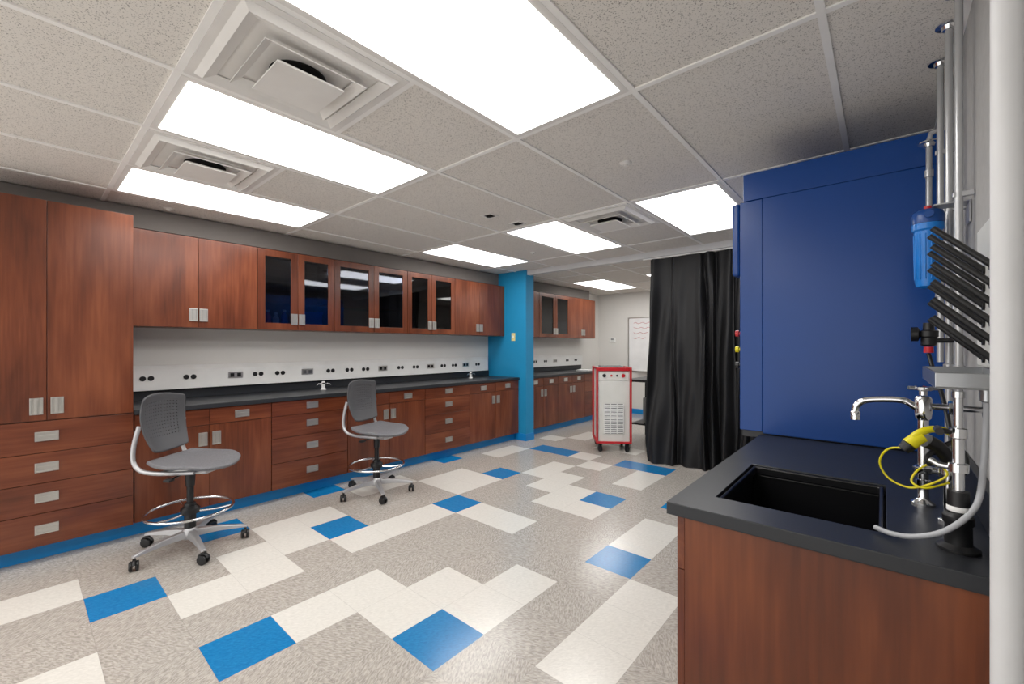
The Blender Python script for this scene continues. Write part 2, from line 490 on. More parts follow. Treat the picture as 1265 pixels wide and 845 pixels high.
upper(0.545, 0.985, 1.43, False, lw); upper(1.43, 1.784, 2.15, True, lg); upper(2.15, 2.605, 3.05, True, lg)
upper(3.05, 3.415, 3.80, True, lg); upper(3.80, 4.25, 4.70, False, lw)
upper(4.98, 5.31, 5.64, False, lw); upper(5.64, 6.10, 6.55, True, lg); upper(6.55, 7.0, 7.45, False, lw)
bm = BM(); box(bm, XW+0.001, 4.70, 1.515, -4.30, 4.788, 2.26); struct('trim_3', bm, M_woodP, 'cherry wood filler strip beside the cabinets')

def lower(y0, y1, kind, label):
    o = thing('base_cabinet', label, 'cabinet', (XW+0.001, y0, 0), 0, 'base cabinets under the worktop')
    D = -4.018-XW; xf = D-0.022; W = y1-y0-0.002
    bm = BM(); box(bm, 0, 0, 0.101, xf, W, 0.874); box(bm, 0, 0, 0, 0.53, W, 0.101)
    part(o, 'cabinet_body', bm, M_woodP)
    if kind == 'doors':
        m = W/2
        for a, b in ((0, m), (m, W)):
            front(o, 'drawer', a, b, 0.745, 0.872, D, ((a+b)/2, 0.808), True)
        front(o, 'door', 0, m, 0.103, 0.743, D, (m-0.045, 0.635)); front(o, 'door', m, W, 0.103, 0.743, D, (m+0.045, 0.635))
    else:
        zz = [0.872, 0.745, 0.55, 0.33, 0.103]
        for i in range(4): front(o, 'drawer', 0, W, zz[i+1], zz[i], D, (W/2, (zz[i]+zz[i+1])/2+0.01), True)
    return o
ld = 'cherry wood base cabinet with two drawers above two doors'
lr = 'cherry wood base cabinet with a stack of four drawers'
lower(0.545, 1.45, 'doors', ld); lower(1.45, 2.15, 'drawers', lr); lower(2.15, 3.10, 'doors', ld)
lower(3.10, 3.81, 'drawers', lr); lower(3.81, 4.785, 'doors', ld)
lower(4.98, 5.80, 'doors', ld); lower(5.80, 6.62, 'doors', ld); lower(6.62, 7.45, 'drawers', lr)

def tall(y0, y1):
    o = thing('tall_cabinet', 'floor-to-ceiling-height cherry wood cabinet with two doors above four drawers', 'cabinet', (XW+0.001, y0, 0), 0)
    D = 0.64; W = y1-y0; xf = D-0.022; m = W/2
    bm = BM(); box(bm, 0, 0, 0.101, xf, W, 2.286); box(bm, 0, 0, 0, 0.53, W, 0.101)
    part(o, 'cabinet_body', bm, M_woodP)
    front(o, 'door', 0, m, 0.893, 2.286, D, (m-0.045, 0.985)); front(o, 'door', m, W, 0.893, 2.286, D, (m+0.045, 0.985))
    zz = [0.89, 0.69, 0.50, 0.31, 0.103]
    for i in range(4): front(o, 'drawer', 0, W, zz[i+1], zz[i], D, (m, (zz[i]+zz[i+1])/2+0.005), True)
tall(-0.29, 0.54)

for (y0, y1) in ((0.545, 4.785), (4.975, 7.47)):
    o = thing('worktop', 'long black epoxy resin laboratory worktop with low backsplash', 'worktop', (XW+0.001, y0, 0.875), 0, 'black wall worktops')
    bm = BM(); box(bm, 0, 0, 0, 0.64, y1-y0, 0.035); part(o, 'worktop_slab', bm, M_black, 0.003)
    bm = BM(); box(bm, 0, 0, 0.0355, 0.022, y1-y0, 0.115); part(o, 'backsplash', bm, M_black, 0.003)

def raceway(y0, y1, items):
    o = thing('wall_raceway', 'white wall-mounted electrical raceway with black outlets above the worktop', 'electrical raceway', (XW+0.001, y0, 0.995), 0, 'wall raceways')
    L = y1-y0
    bm = BM()
    prof = [(0, 0), (0.06, 0), (0.06, 0.165), (0.035, 0.205), (0, 0.205)]
    A = [bm.verts.new((p[0], 0, p[1])) for p in prof]; B = [bm.verts.new((p[0], L, p[1])) for p in prof]
    bm.faces.new(A); bm.faces.new(B[::-1])
    for i in range(5): bm.faces.new((A[i], A[(i+1) % 5], B[(i+1) % 5], B[i]))
    part(o, 'raceway_body', bm, M_white, 0.002)
    for (y, k) in items:
        if k == 'r':
            for dy in (-0.026, 0.026):
                bm = BM()
                lathe(bm, [(0.021, 0), (0.021, 0.004), (0.012, 0.006), (0.0, 0.003)], (0.0605, y-y0+dy, 0.10), 16, 'x')
                part(o, 'round_outlet', bm, M_plblk, smooth=True)
        else:
            bm = BM()
            box(bm, 0.0605, y-y0-0.06, 0.07, 0.063, y-y0+0.06, 0.13)
            pl_ = part(o, 'outlet_plate', bm, M_satin)
            for dy in (-0.028, 0.028):
                bm = BM(); box(bm, 0.0632, y-y0+dy-0.016, 0.083, 0.066, y-y0+dy+0.016, 0.117)
                part(pl_, 'outlet_socket', bm, M_plgry if k == 'g' else M_plblk, 0.001)
raceway(0.56, 4.72, [(0.70,'r'),(0.99,'r'),(1.34,'p'),(1.53,'r'),(1.73,'r'),(2.00,'g'),(2.25,'r'),(2.47,'r'),(2.67,'r'),(2.90,'p'),(3.15,'r'),(3.38,'r'),(3.62,'p'),(3.84,'r'),(4.04,'r'),(4.26,'p'),(4.5,'r')])
raceway(5.0, 7.45, [(5.5,'r'),(5.9,'p'),(6.2,'r'),(6.5,'g'),(6.9,'r'),(7.2,'r')])

for (y) in (2.10, 4.22):
    o = thing('gas_turret', 'small white bench-mounted gas turret with two nozzles', 'gas outlet', (-4.43, y, 0.9105), 0, 'bench gas turrets')
    bm = BM(); lathe(bm, [(0.03, 0), (0.03, 0.006), (0.017, 0.012), (0.017, 0.075), (0.012, 0.085), (0.0, 0.086)]); part(o, 'turret_body', bm, M_white, smooth=True)
    for s in (-1, 1):
        bm = BM(); tube(bm, [(0, s*0.012, 0.055), (0.0, s*0.05, 0.06), (0.01, s*0.075, 0.045)], [0.007, 0.004], 10, 4); part(o, 'nozzle', bm, M_chrome, smooth=True)
    bm = BM(); box(bm, 0.018, -0.022, 0.06, 0.028, 0.022, 0.072); part(o, 'valve_lever', bm, M_plblk, 0.002)

def bottle(x, y, z, r, h, m, lab):
    o = thing('bottle', lab, 'bottle', (x, y, z), 0, 'bottles behind the cabinet glass')
    bm = BM(); lathe(bm, [(r*0.95, 0), (r, 0.004), (r, h*0.62), (r*0.8, h*0.72), (r*0.4, h*0.8), (r*0.4, h*0.88), (0, h*0.88)], seg=18); part(o, 'bottle_body', bm, m, smooth=True)
    bm = BM(); lathe(bm, [(r*0.5, h*0.881), (r*0.5, h), (0, h)], seg=18); part(o, 'bottle_cap', bm, M_white, smooth=True)
zs = 1.5335
bottle(-4.37, 1.545, zs, 0.028, 0.17, M_pink, 'small pink plastic bottle with white cap on the shelf')
bottle(-4.37, 1.615, zs, 0.028, 0.15, M_cream, 'small white plastic bottle on the shelf')
bottle(-4.37, 1.69, zs, 0.03, 0.18, M_blueb, 'small blue plastic bottle with white cap on the shelf')
o = thing('storage_bin', 'blue plastic storage bin on the cabinet shelf', 'storage bin', (-4.45, 1.95, zs), 0)
bm = BM(); ringbox(bm, -0.1, -0.1, 0.1, 0.1, -0.09, -0.09, 0.09, 0.09, 0.008, 0.17); box(bm, -0.1, -0.1, 0, 0.1, 0.1, 0.008); part(o, 'bin_body', bm, M_blueb)
bm = BM(); ringbox(bm, -0.108, -0.108, 0.108, 0.108, -0.101, -0.101, 0.101, 0.101, 0.155, 0.172); part(o, 'bin_rim', bm, M_blueb)

o = thing('light_switch', 'ivory light switch plate on the blue pier', 'light switch', (-4.12, 4.789, 1.50), 0)
bm = BM(); box(bm, -0.035, -0.006, -0.058, 0.035, 0, 0.058); part(o, 'switch_plate', bm, mat('ivory_plastic', lin(225, 215, 150), 0.4), 0.002)
bm = BM(); box(bm, -0.01, -0.013, -0.02, 0.01, -0.0065, 0.02); part(o, 'switch_rocker', bm, M_white, 0.002)
o = thing('thermostat', 'small white thermostat on the far wall', 'thermostat', (-4.30, YF+0.001, 1.50), 0)
bm = BM(); box(bm, -0.06, -0.025, -0.045, 0.06, 0, 0.045); part(o, 'thermostat_body', bm, M_white, 0.003)
bm = BM(); box(bm, -0.03, -0.028, -0.005, 0.03, -0.0255, 0.028); part(o, 'thermostat_display', bm, M_greyp)
o = thing('whiteboard', 'wall-mounted whiteboard with aluminium frame and faint red marker writing', 'whiteboard', (-3.95, YF-0.001, 0.85), 0)
bm = BM(); box(bm, 0.02, -0.012, 0.02, 1.18, 0, 1.08); part(o, 'board_surface', bm, mat('whiteboard_enamel', lin(238,238,238), 0.25))
bm = BM(); box(bm, 0, -0.02, 0, 0.019, 0, 1.1); box(bm, 1.181, -0.02, 0, 1.2, 0, 1.1); box(bm, 0.019, -0.02, 0, 1.181, 0, 0.019); box(bm, 0.019, -0.02, 1.081, 1.181, 0, 1.1); part(o, 'board_frame', bm, M_satin)
bm = BM()
for i in range(4):
    y = 0.98-0.1*i
    tube(bm, [(0.12+0.05*k, -0.014, y+0.015*math.sin(k*2.1+i)) for k in range(9-i)], 0.003, 5, 3)
part(o, 'marker_writing', bm, M_red)
bm = BM(); box(bm, 0.2, -0.07, 0.0, 1.0, -0.021, 0.012); part(o, 'marker_tray', bm, M_satin)

# ------------------------------------------------------------------ stools
def stool(loc, face, legrot, label):
    o = thing('lab_stool', label, 'chair', loc, face, 'grey drafting stools')
    lr_ = legrot-face
    bm = BM(); n = 18; G = []
    for i in range(n+1):
        row = []
        for j in range(n+1):
            u, v = -1+2*i/n, -1+2*j/n
            x = 0.05+0.235*u*math.sqrt(1-0.42*v*v); y = 0.235*v*math.sqrt(1-0.42*u*u)
            z = 0.600+0.016*(v*v)+0.02*max(0, -u)**2-0.06*max(0, u-0.35)**2
            row.append(bm.verts.new((x, y, z)))
        G.append(row)
    for i in range(n):
        for j in range(n): bm.faces.new((G[i][j], G[i+1][j], G[i+1][j+1], G[i][j+1]))
    s = part(o, 'seat', bm, M_seat, smooth=True, label='grey moulded seat')
    s.modifiers.clear()
    sd = s.modifiers.new('sol', 'SOLIDIFY'); sd.thickness = 0.022; sd.offset = -1
    bv = s.modifiers.new('bev', 'BEVEL'); bv.width = 0.007; bv.segments = 2; bv.limit_method = 'ANGLE'; bv.angle_limit = math.radians(50)
    bm = BM(); nu, nv = 17, 17
    def f(u, v):
        W = 0.172+0.014*v
        y = W*u*math.sqrt(1-0.22*v*v); z = 0.85+0.195*v*math.sqrt(1-0.25*u*u)
        x = -0.200-0.14*(z-0.68)+0.045*u*u+0.03*v*v
        return Vector((x, y, z))
    G = [[bm.verts.new(f(-1+2*i/nu, -1+2*j/nv)) for j in range(nv+1)] for i in range(nu+1)]
    for i in range(nu):
        for j in range(nv):
            c = [(i, j), (i+1, j), (i+1, j+1), (i, j+1)]
            V = [G[a][b] for a, b in c]
            if 2 <= i < nu-2 and 4 <= j < nv-2:
                cu, cv = i+0.5, j+0.5
                I = [bm.verts.new(f(-1+2*(cu+(a-cu)*0.38)/nu, -1+2*(cv+(b-cv)*0.38)/nv)) for a, b in c]
                for k in range(4):
                    l = (k+1) % 4
                    bm.faces.new((V[k], V[l], I[l], I[k]))
            else: bm.faces.new(V)
    b = part(o, 'backrest', bm, M_plgry, smooth=True, label='dark grey perforated plastic backrest')
    b.modifiers.clear()
    ss = b.modifiers.new('sub', 'SUBSURF'); ss.levels = 1; ss.render_levels = 1
    sd = b.modifiers.new('sol', 'SOLIDIFY'); sd.thickness = 0.010; sd.offset = 0
    bm = BM()
    for s_ in (-1, 1):
        tube(bm, [(0.15, s_*0.15, 0.556), (0.04, s_*0.175, 0.556), (-0.08, s_*0.188, 0.558), (-0.165, s_*0.194, 0.575), (-0.210, s_*0.194, 0.625), (-0.218, s_*0.190, 0.70), (-0.206, s_*0.184, 0.78), (-0.193, s_*0.174, 0.85)], 0.0135, 12, 6)
    tube(bm, [(0.15, -0.15, 0.556), (0.155, 0, 0.550), (0.15, 0.15, 0.556)], 0.010, 10, 4)
    tube(bm, [(-0.06, -0.185, 0.557), (-0.05, 0, 0.548), (-0.06, 0.185, 0.557)], 0.010, 10, 4)
    part(o, 'back_frame', bm, M_silver, smooth=True, label='silver tubular frame')
    bm = BM(); box(bm, -0.09, -0.055, 0.515, 0.15, 0.055, 0.556); part(o, 'seat_mechanism', bm, M_silver, 0.01)
    bm = BM(); tube(bm, [(0.03, -0.05, 0.535), (0.04, -0.2, 0.525)], 0.006, 8); box(bm, 0.02, -0.235, 0.518, 0.06, -0.195, 0.53); part(o, 'height_lever', bm, M_plblk)
    bm = BM(); lathe(bm, [(0.033, 0.10), (0.033, 0.30), (0.03, 0.31), (0.02, 0.312), (0.02, 0.42), (0.026, 0.425), (0.03, 0.515), (0, 0.515)], seg=20); part(o, 'gas_lift', bm, M_plblk, smooth=True)
    bm = BM(); torus(bm, (0, 0, 0.265), 0.245, 0.0085)
    for k in range(3):
        a = k*2*math.pi/3+0.4
        tube(bm, [(0.03*math.cos(a), 0.03*math.sin(a), 0.25), (0.14*math.cos(a), 0.14*math.sin(a), 0.25), (0.242*math.cos(a), 0.242*math.sin(a), 0.265)], 0.0065, 8, 3)
    part(o, 'foot_ring', bm, M_chrome, smooth=True, label='chrome foot ring')
    bm = BM(); lathe(bm, [(0.036, 0.236), (0.055, 0.242), (0.055, 0.272), (0.038, 0.29), (0.034, 0.29)], seg=20); part(o, 'ring_hub', bm, M_plblk, smooth=True)
    bm = BM(); lathe(bm, [(0.045, 0.075), (0.05, 0.085), (0.05, 0.125), (0.036, 0.145), (0.034, 0.145)], seg=20); part(o, 'base_hub', bm, M_silver, smooth=True)
    bm = BM()
    secs = [(0.035, 0.028, 0.086, 0.132), (0.16, 0.022, 0.090, 0.124), (0.29, 0.017, 0.082, 0.102), (0.325, 0.015, 0.078, 0.092)]
    R = [[bm.verts.new(p) for p in ((x, -w, z0), (x, w, z0), (x, w*0.7, z1), (x, -w*0.7, z1))] for x, w, z0, z1 in secs]
    for A, B in zip(R, R[1:]):
        for i in range(4): bm.faces.new((A[i], A[(i+1) % 4], B[(i+1) % 4], B[i]))
    bm.faces.new(R[0]); bm.faces.new(R[-1][::-1])
    leg0 = part(o, 'leg', bm, M_silver, 0.004, rot=(0, 0, lr_))
    bm = BM()
    for s_ in (-1, 1):
        lathe(bm, [(0.02, -0.008), (0.029, -0.006), (0.03, 0.004), (0.026, 0.009), (0, 0.009)], (0.0, s_*0.016, 0.030), 20, 'y')
    lathe(bm, [(0.008, 0.045), (0.008, 0.078), (0, 0.078)], (0.012, 0, 0), 10)
    pts = [(0.034*math.cos(t), 0, 0.030+0.034*math.sin(t)) for t in [math.radians(20+20*q) for q in range(8)]]
    tube(bm, pts, 0.009, 8)
    a = lr_
    wh0 = part(o, 'caster', bm, M_plblk, smooth=True, label='black twin-wheel caster', loc=(0.315*math.cos(a), 0.315*math.sin(a), 0), rot=(0, 0, a+0.6))
    for k in range(1, 5):
        a = lr_+k*2*math.pi/5
        inst(o, 'leg', leg0, (0, 0, 0), (0, 0, a))
        inst(o, 'caster', wh0, (0.315*math.cos(a), 0.315*math.sin(a), 0), (0, 0, a+0.6+k*0.9))
    return o
stool((-3.53, 0.765, 0), math.radians(38), 0.0, 'grey rolling drafting stool with perforated back beside the tall cabinet')
stool((-3.56, 2.19, 0), math.radians(14), math.radians(-22), 'grey rolling drafting stool with perforated back at the long worktop')

# ------------------------------------------------------------------ chiller cart
ch = thing('chiller_unit', 'white and red wheeled recirculating chiller with front grille', 'chiller', (-2.75, 5.20, 0), math.radians(-54))
bm = BM(); box(bm, -0.25, -0.2, 0.125, 0.215, 0.2, 1.08); part(ch, 'chiller_body', bm, M_cream, 0.004)
bm = BM()
for s in (-1, 1):
    box(bm, 0.2155, s*0.213-0.012, 0.115, 0.245, s*0.213+0.012, 1.09)
    box(bm, -0.265, s*0.213-0.012, 0.115, -0.24, s*0.213+0.012, 1.09)
    box(bm, -0.24, s*0.213-0.012, 1.065, 0.2155, s*0.213+0.012, 1.09)
    box(bm, -0.24, s*0.213-0.012, 0.115, 0.2155, s*0.213+0.012, 0.14)
box(bm, 0.2165, -0.2, 0.115, 0.244, 0.2, 0.14); box(bm, 0.2165, -0.2, 1.045, 0.244, 0.2, 1.09)
part(ch, 'chiller_frame', bm, M_red, 0.003, label='red metal corner frame')
bm = BM(); box(bm, 0.2165, -0.19, 0.93, 0.225, 0.19, 1.035); part(ch, 'control_panel', bm, M_cream, 0.003)
for y, r_, m in ((-0.12, 0.024, M_plblk), (-0.03, 0.014, M_red), (0.04, 0.014, M_plblk), (0.12, 0.024, M_red)):
    bm = BM(); lathe(bm, [(r_, 0), (r_*0.9, 0.012), (0, 0.013)], (0.2255, y, 0.985), 16, 'x'); part(ch, 'knob', bm, m, smooth=True)
bm = BM(); box(bm, 0.2165, -0.12, 0.24, 0.219, 0.12, 0.62); part(ch, 'grille_recess', bm, M_plgry)
bm = BM()
for i in range(15): box(bm, 0.2195, -0.12, 0.247+0.025*i, 0.228, 0.12, 0.262+0.025*i)
for y in (-0.123, -0.041, 0.041, 0.123): box(bm, 0.2195, y-0.005, 0.24, 0.231, y+0.005, 0.625)
part(ch, 'front_grille', bm, M_white)
bm = BM(); box(bm, -0.2, -0.15, 1.0805, 0.16, 0.15, 1.10); part(ch, 'top_tray', bm, M_plgry, 0.004)
for sx in (-0.2, 0.2):
    for sy in (-0.17, 0.17):
        bm = BM(); lathe(bm, [(0.03, -0.013), (0.043, -0.012), (0.045, 0), (0.043, 0.012), (0.03, 0.013)], (0, 0, 0.0455), 20, 'y')
        box(bm, -0.015, -0.02, 0.09, 0.015, 0.02, 0.1245); box(bm, -0.012, -0.02, 0.04, 0.012, -0.016, 0.1); box(bm, -0.012, 0.016, 0.04, 0.012, 0.02, 0.1)
        part(ch, 'caster', bm, M_plblk, loc=(sx, sy, 0), rot=(0, 0, 0.4))

tb = thing('lab_table', 'black-topped metal work table with lower shelf', 'table', (-2.2, 6.05, 0), 0)
bm = BM(); box(bm, -0.6, -0.36, 0.86, 0.6, 0.36, 0.895); part(tb, 'table_top', bm, M_plblk, 0.004)
bm = BM(); box(bm, -0.53, -0.29, 0.25, 0.53, 0.29, 0.27); part(tb, 'lower_shelf', bm, M_plblk)
for sx in (-0.56, 0.56):
    for sy in (-0.32, 0.32):
        bm = BM(); box(bm, sx-0.025, sy-0.025, 0.0, sx+0.025, sy+0.025, 0.859); part(tb, 'leg', bm, M_plblk, 0.003)
o = thing('equipment_case', 'light grey equipment case on the table shelf', 'equipment', (-2.35, 6.05, 0.2705), 0)
bm = BM(); box(bm, -0.25, -0.2, 0, 0.25, 0.2, 0.36); part(o, 'case_body', bm, M_greyp, 0.01)
bm = BM(); tube(bm, [(-0.08,0,0.36),(-0.08,0,0.39),(0.08,0,0.39),(0.08,0,0.36)], 0.007, 8); part(o, 'case_handle', bm, M_plblk)
bm = BM(); box(bm, -0.19, -0.205, 0.08, 0.19, -0.2005, 0.28); part(o, 'case_panel', bm, M_white)
bm = BM()
for i in range(5): box(bm, -0.11, -0.15, 0.004*i, 0.11, 0.15, 0.004*i+0.0035)
bmesh.ops.rotate(bm, verts=bm.verts, cent=(0,0,0), matrix=Matrix.Rotation(0.3, 3, 'Z'))
single('paper_stack', bm, M_white, 'stack of white papers on the far worktop', 'papers', loc=(-4.2, 6.9, 0.9105))

# ------------------------------------------------------------------ curtain
ct = thing('curtain', 'floor-length black fabric curtain hanging in deep folds', 'curtain', (0, 0, 0), 0)
bm = BM(); n = 320; rows = 36; G = []
x0c, x1c = -2.07, -0.42
for i in range(n+1):
    t = i/n; col = []
    ph = 2*math.pi*(t*7.5)+2.3*math.sin(t*13+0.5)+1.2*math.sin(t*31+1)
    amp = 0.045+0.026*math.sin(t*17+1)
    for j in range(rows+1):
        s = j/rows
        k = 0.5+0.6*s
        y = 4.87+0.06*t*s+math.sin(ph+1.5*math.sin(s*2.7+t*9))*amp*k+0.020*math.sin(ph*2.1+s*6+t*30)*(0.25+s)+0.008*math.sin(s*19+t*43)
        x = x0c+(x1c-x0c)*t+0.025*math.cos(ph)*k+0.03*(t-0.2)*s+0.05*s*math.sin(t*5)+0.022*math.sin(s*6+t*18)*s
        z = 2.375-(2.375-0.015-0.02*t)*s
        col.append(bm.verts.new((x, y, z)))
    G.append(col)
for i in range(n):
    for j in range(rows): bm.faces.new((G[i][j], G[i+1][j], G[i+1][j+1], G[i][j+1]))
c = part(ct, 'curtain_fabric', bm, M_curt, smooth=True); c.modifiers.clear()
bm = BM(); box(bm, -2.15, 4.85, 2.377, XR-0.002, 4.87, 2.391); part(ct, 'curtain_track', bm, M_white)

# ------------------------------------------------------------------ fume hood
fh = thing('fume_hood', 'navy blue enamelled laboratory fume hood with flush side panel', 'fume hood', (0, 2.5, 0), 0)
XB = XR-0.003
bm = BM(); box(bm, -0.468, 0.0, 0.915, XB, 0.03, 2.118); part(fh, 'side_panel', bm, M_navy, 0.002)
bm = BM(); box(bm, -0.56, 0.008, 2.122, XB, 1.7, 2.262); part(fh, 'top_cap', bm, M_navy, 0.003)
for y in (0.0, 1.6):
    bm = BM(); box(bm, -0.575, y+0.004, 0.922, -0.4695, y+0.1, 2.118); part(fh, 'corner_post', bm, M_navy, 0.003)
bm = BM(); box(bm, -0.615, 0.012, 1.735, -0.577, 1.69, 2.12); part(fh, 'front_header', bm, M_navy, 0.012)
bm = BM(); box(bm, -0.52, 0.102, 1.25, -0.512, 1.598, 1.80); part(fh, 'sash_glass', bm, M_glass)
bm = BM(); box(bm, -0.53, 0.102, 1.215, -0.505, 1.598, 1.249); part(fh, 'sash_handle', bm, M_satin, 0.004)
bm = BM(); box(bm, 0.1, 0.031, 0.925, XB, 1.69, 2.118); box(bm, -0.465, 1.62, 0.925, 0.1, 1.69, 2.118); part(fh, 'liner', bm, M_cream)
bm = BM(); box(bm, -0.57, 0.031, 0.885, XB, 1.70, 0.92); part(fh, 'work_surface', bm, M_black, 0.003)
bm = BM(); box(bm, -0.50, 0.003, 0.0, XB, 1.70, 0.884); part(fh, 'hood_base', bm, M_navy)
for z, m, nm in ((1.43, M_red, 'red valve knob'), (1.345, M_yellow, 'yellow valve knob'), (1.26, M_plblk, 'black valve knob')):
    bm = BM(); lathe(bm, [(0.010, -0.0), (0.010, -0.012), (0.017, -0.014), (0.016, -0.030), (0, -0.031)], (-0.5755, 0.05, z), 16, 'x'); part(fh, 'valve_knob', bm, m, smooth=True, label=nm)

# ------------------------------------------------------------------ sink bench
sb = thing('sink_base_cabinet', 'cherry wood base cabinet under the black sink worktop', 'cabinet', (0, 0, 0), 0)
bm = BM()
box(bm, -0.434, 1.262, 0.0, XR-0.002, 1.282, 0.874)
part(sb, 'end_panel', bm, M_woodP, 0.001)
bm = BM()
box(bm, -0.434, 2.475, 0.0, XR-0.002, 2.495, 0.874); box(bm, -0.434, 1.2825, 0.1, XR-0.002, 2.4745, 0.118); box(bm, -0.39, 1.2825, 0, -0.37, 2.4745, 0.0995)
part(sb, 'cabinet_body', bm, M_woodP)
for (a, b) in ((1.262, 1.87), (1.873, 2.49)):
    for (z0, z1, nm) in ((0.716, 0.872, 'drawer'), (0.103, 0.713, 'door')):
        bm = BM(); box(bm, -0.455, a, z0, -0.4345, b, z1); d = part(sb, nm, bm, M_woodV if nm == 'door' else M_woodH, 0.001)
        h = H0.copy(); h.name = 'handle'; h.parent = d; COL.objects.link(h)
        h.location = (-0.4555, (a+b)/2, (z0+z1)/2+(0.2 if nm == 'door' else 0)); h.rotation_euler = (0 if nm == 'door' else math.pi/2, 0, math.pi)
wt = thing('sink_worktop', 'black epoxy resin worktop with sink cut-out and backsplash', 'worktop', (0, 0, 0.875), 0)
bm = BM(); ringbox(bm, -0.477, 1.235, XR-0.002, 2.496, -0.38, 1.37, 0.005, 1.845, 0, 0.035); part(wt, 'worktop_slab', bm, M_black, 0.003)
bm = BM(); box(bm, XR-0.022, 1.237, 0.0355, XR-0.002, 2.496, 0.135); part(wt, 'backsplash', bm, M_black, 0.002)
sk = thing('sink', 'deep rectangular black resin undermount sink', 'sink', (-0.1875, 1.6075, 0.62), 0)
bm = BM(); hx, hy = 0.1895, 0.2345
ringbox(bm, -hx-0.014, -hy-0.014, hx+0.014, hy+0.014, -hx, -hy, hx, hy, 0.0, 0.2545)
box(bm, -hx-0.014, -hy-0.014, -0.02, hx+0.014, hy+0.014, -0.0002)
part(sk, 'sink_basin', bm, M_sink, 0.004)
bm = BM(); ringbox(bm, -hx+0.002, -hy+0.002, hx-0.002, hy-0.002, -hx+0.012, -hy+0.012, hx-0.012, hy-0.012, 0.2558, 0.286); part(sk, 'sink_rim', bm, M_sink, 0.005)
bm = BM(); lathe(bm, [(0.045, 0), (0.045, 0.004), (0.03, 0.002), (0, 0.002)], (0, 0, 0.0), 24); part(sk, 'drain', bm, M_chrome, smooth=True)

ZC = 0.9105
fa = thing('faucet', 'chrome laboratory faucet with rigid spout over the sink', 'faucet', (0.085, 1.69, ZC), 0)
bm = BM(); lathe(bm, [(0.026, 0), (0.026, 0.006), (0.016, 0.014), (0.012, 0.02), (0.012, 0.05), (0.016, 0.052), (0.016, 0.07), (0.012, 0.072), (0.012, 0.24), (0.017, 0.245), (0.019, 0.262), (0.019, 0.300), (0.014, 0.308), (0, 0.31)], seg=24); part(fa, 'faucet_body', bm, M_chrome, smooth=True)
bm = BM(); tube(bm, [(-0.015, 0, 0.275), (-0.045, 0, 0.293), (-0.11, 0, 0.290), (-0.138, 0, 0.280), (-0.150, 0, 0.262), (-0.151, 0, 0.245)], 0.0095, 14, 5)
lathe(bm, [(0.012, 0.225), (0.0125, 0.248), (0.009, 0.252)], (-0.151, 0, 0), 16); part(fa, 'spout', bm, M_chrome, smooth=True)
bm = BM(); lathe(bm, [(0.009, 0.3105), (0.009, 0.322), (0.02, 0.326), (0.021, 0.334), (0, 0.338)], seg=20)
for k in range(4):
    a = k*math.pi/2+0.4; tube(bm, [(0, 0, 0.33), (0.034*math.cos(a), 0.034*math.sin(a), 0.331)], 0.0055, 8)
part(fa, 'handle', bm, M_chrome, smooth=True)
bm = BM(); tube(bm, [(0.0, 0.0, 0.10), (0.03, 0.0, 0.10), (0.06, 0.0, 0.10)], 0.010, 12); lathe(bm, [(0.02, 0), (0.022, 0.004), (0.022, 0.016), (0.017, 0.02)], (0.0, -0.0, 0.09), 8); lathe(bm, [(0.016, 0.03), (0.017, 0.034), (0.017, 0.06)], (0.0, 0, 0.10), 8, 'x')
part(fa, 'side_valve', bm, M_chrome, smooth=True)
# wall supply arm joining the faucet hub to the wall
bm = BM(); tube(bm, [(0.018, 0, 0.28), (XR-0.085-0.004, 0, 0.28)], 0.009, 12); lathe(bm, [(0.018, 0.05), (0.019, 0.054), (0.019, 0.072), (0.015, 0.076)], (0, 0, 0.28), 8, 'x'); lathe(bm, [(0.024, 0), (0.024, 0.006)], (XR-0.085-0.009, 0, 0.28), 20, 'x')
part(fa, 'supply_arm', bm, M_chrome, smooth=True)

hs = thing('hose_stand', 'chrome service riser on a black socket base beside the sink', 'plumbing fixture', (0.125, 1.365, ZC), 0)
bm = BM(); lathe(bm, [(0.036, 0), (0.036, 0.006), (0.023, 0.014), (0.022, 0.055), (0.026, 0.06), (0.026, 0.075), (0.019, 0.082), (0.018, 0.13), (0.0, 0.13)], seg=24); part(hs, 'black_base', bm, M_plblk, smooth=True)
bm = BM(); lathe(bm, [(0.0185, 0.085), (0.0192, 0.087), (0.0192, 0.096), (0.0185, 0.098)], seg=24); part(hs, 'label_band', bm, M_white, smooth=True)
bm = BM(); lathe(bm, [(0.010, 0.1305), (0.010, 0.17), (0.017, 0.172), (0.017, 0.19), (0.010, 0.192), (0.010, 0.245), (0.015, 0.248), (0.015, 0.268), (0.008, 0.27), (0.008, 0.335), (0.011, 0.336), (0.011, 0.35)], seg=16)
tube(bm, [(0, 0, 0.18), (-0.03, 0.01, 0.18), (-0.045, 0.015, 0.19)], 0.007, 10); part(hs, 'riser', bm, M_chrome, smooth=True)
bm = BM(); tube(bm, [(0, 0.0, 0.258), (-0.03, -0.012, 0.262)], 0.006, 8); tube(bm, [(-0.032, -0.035, 0.262), (-0.032, 0.012, 0.262)], 0.008, 8); part(hs, 'tap_lever', bm, M_plblk, smooth=True)

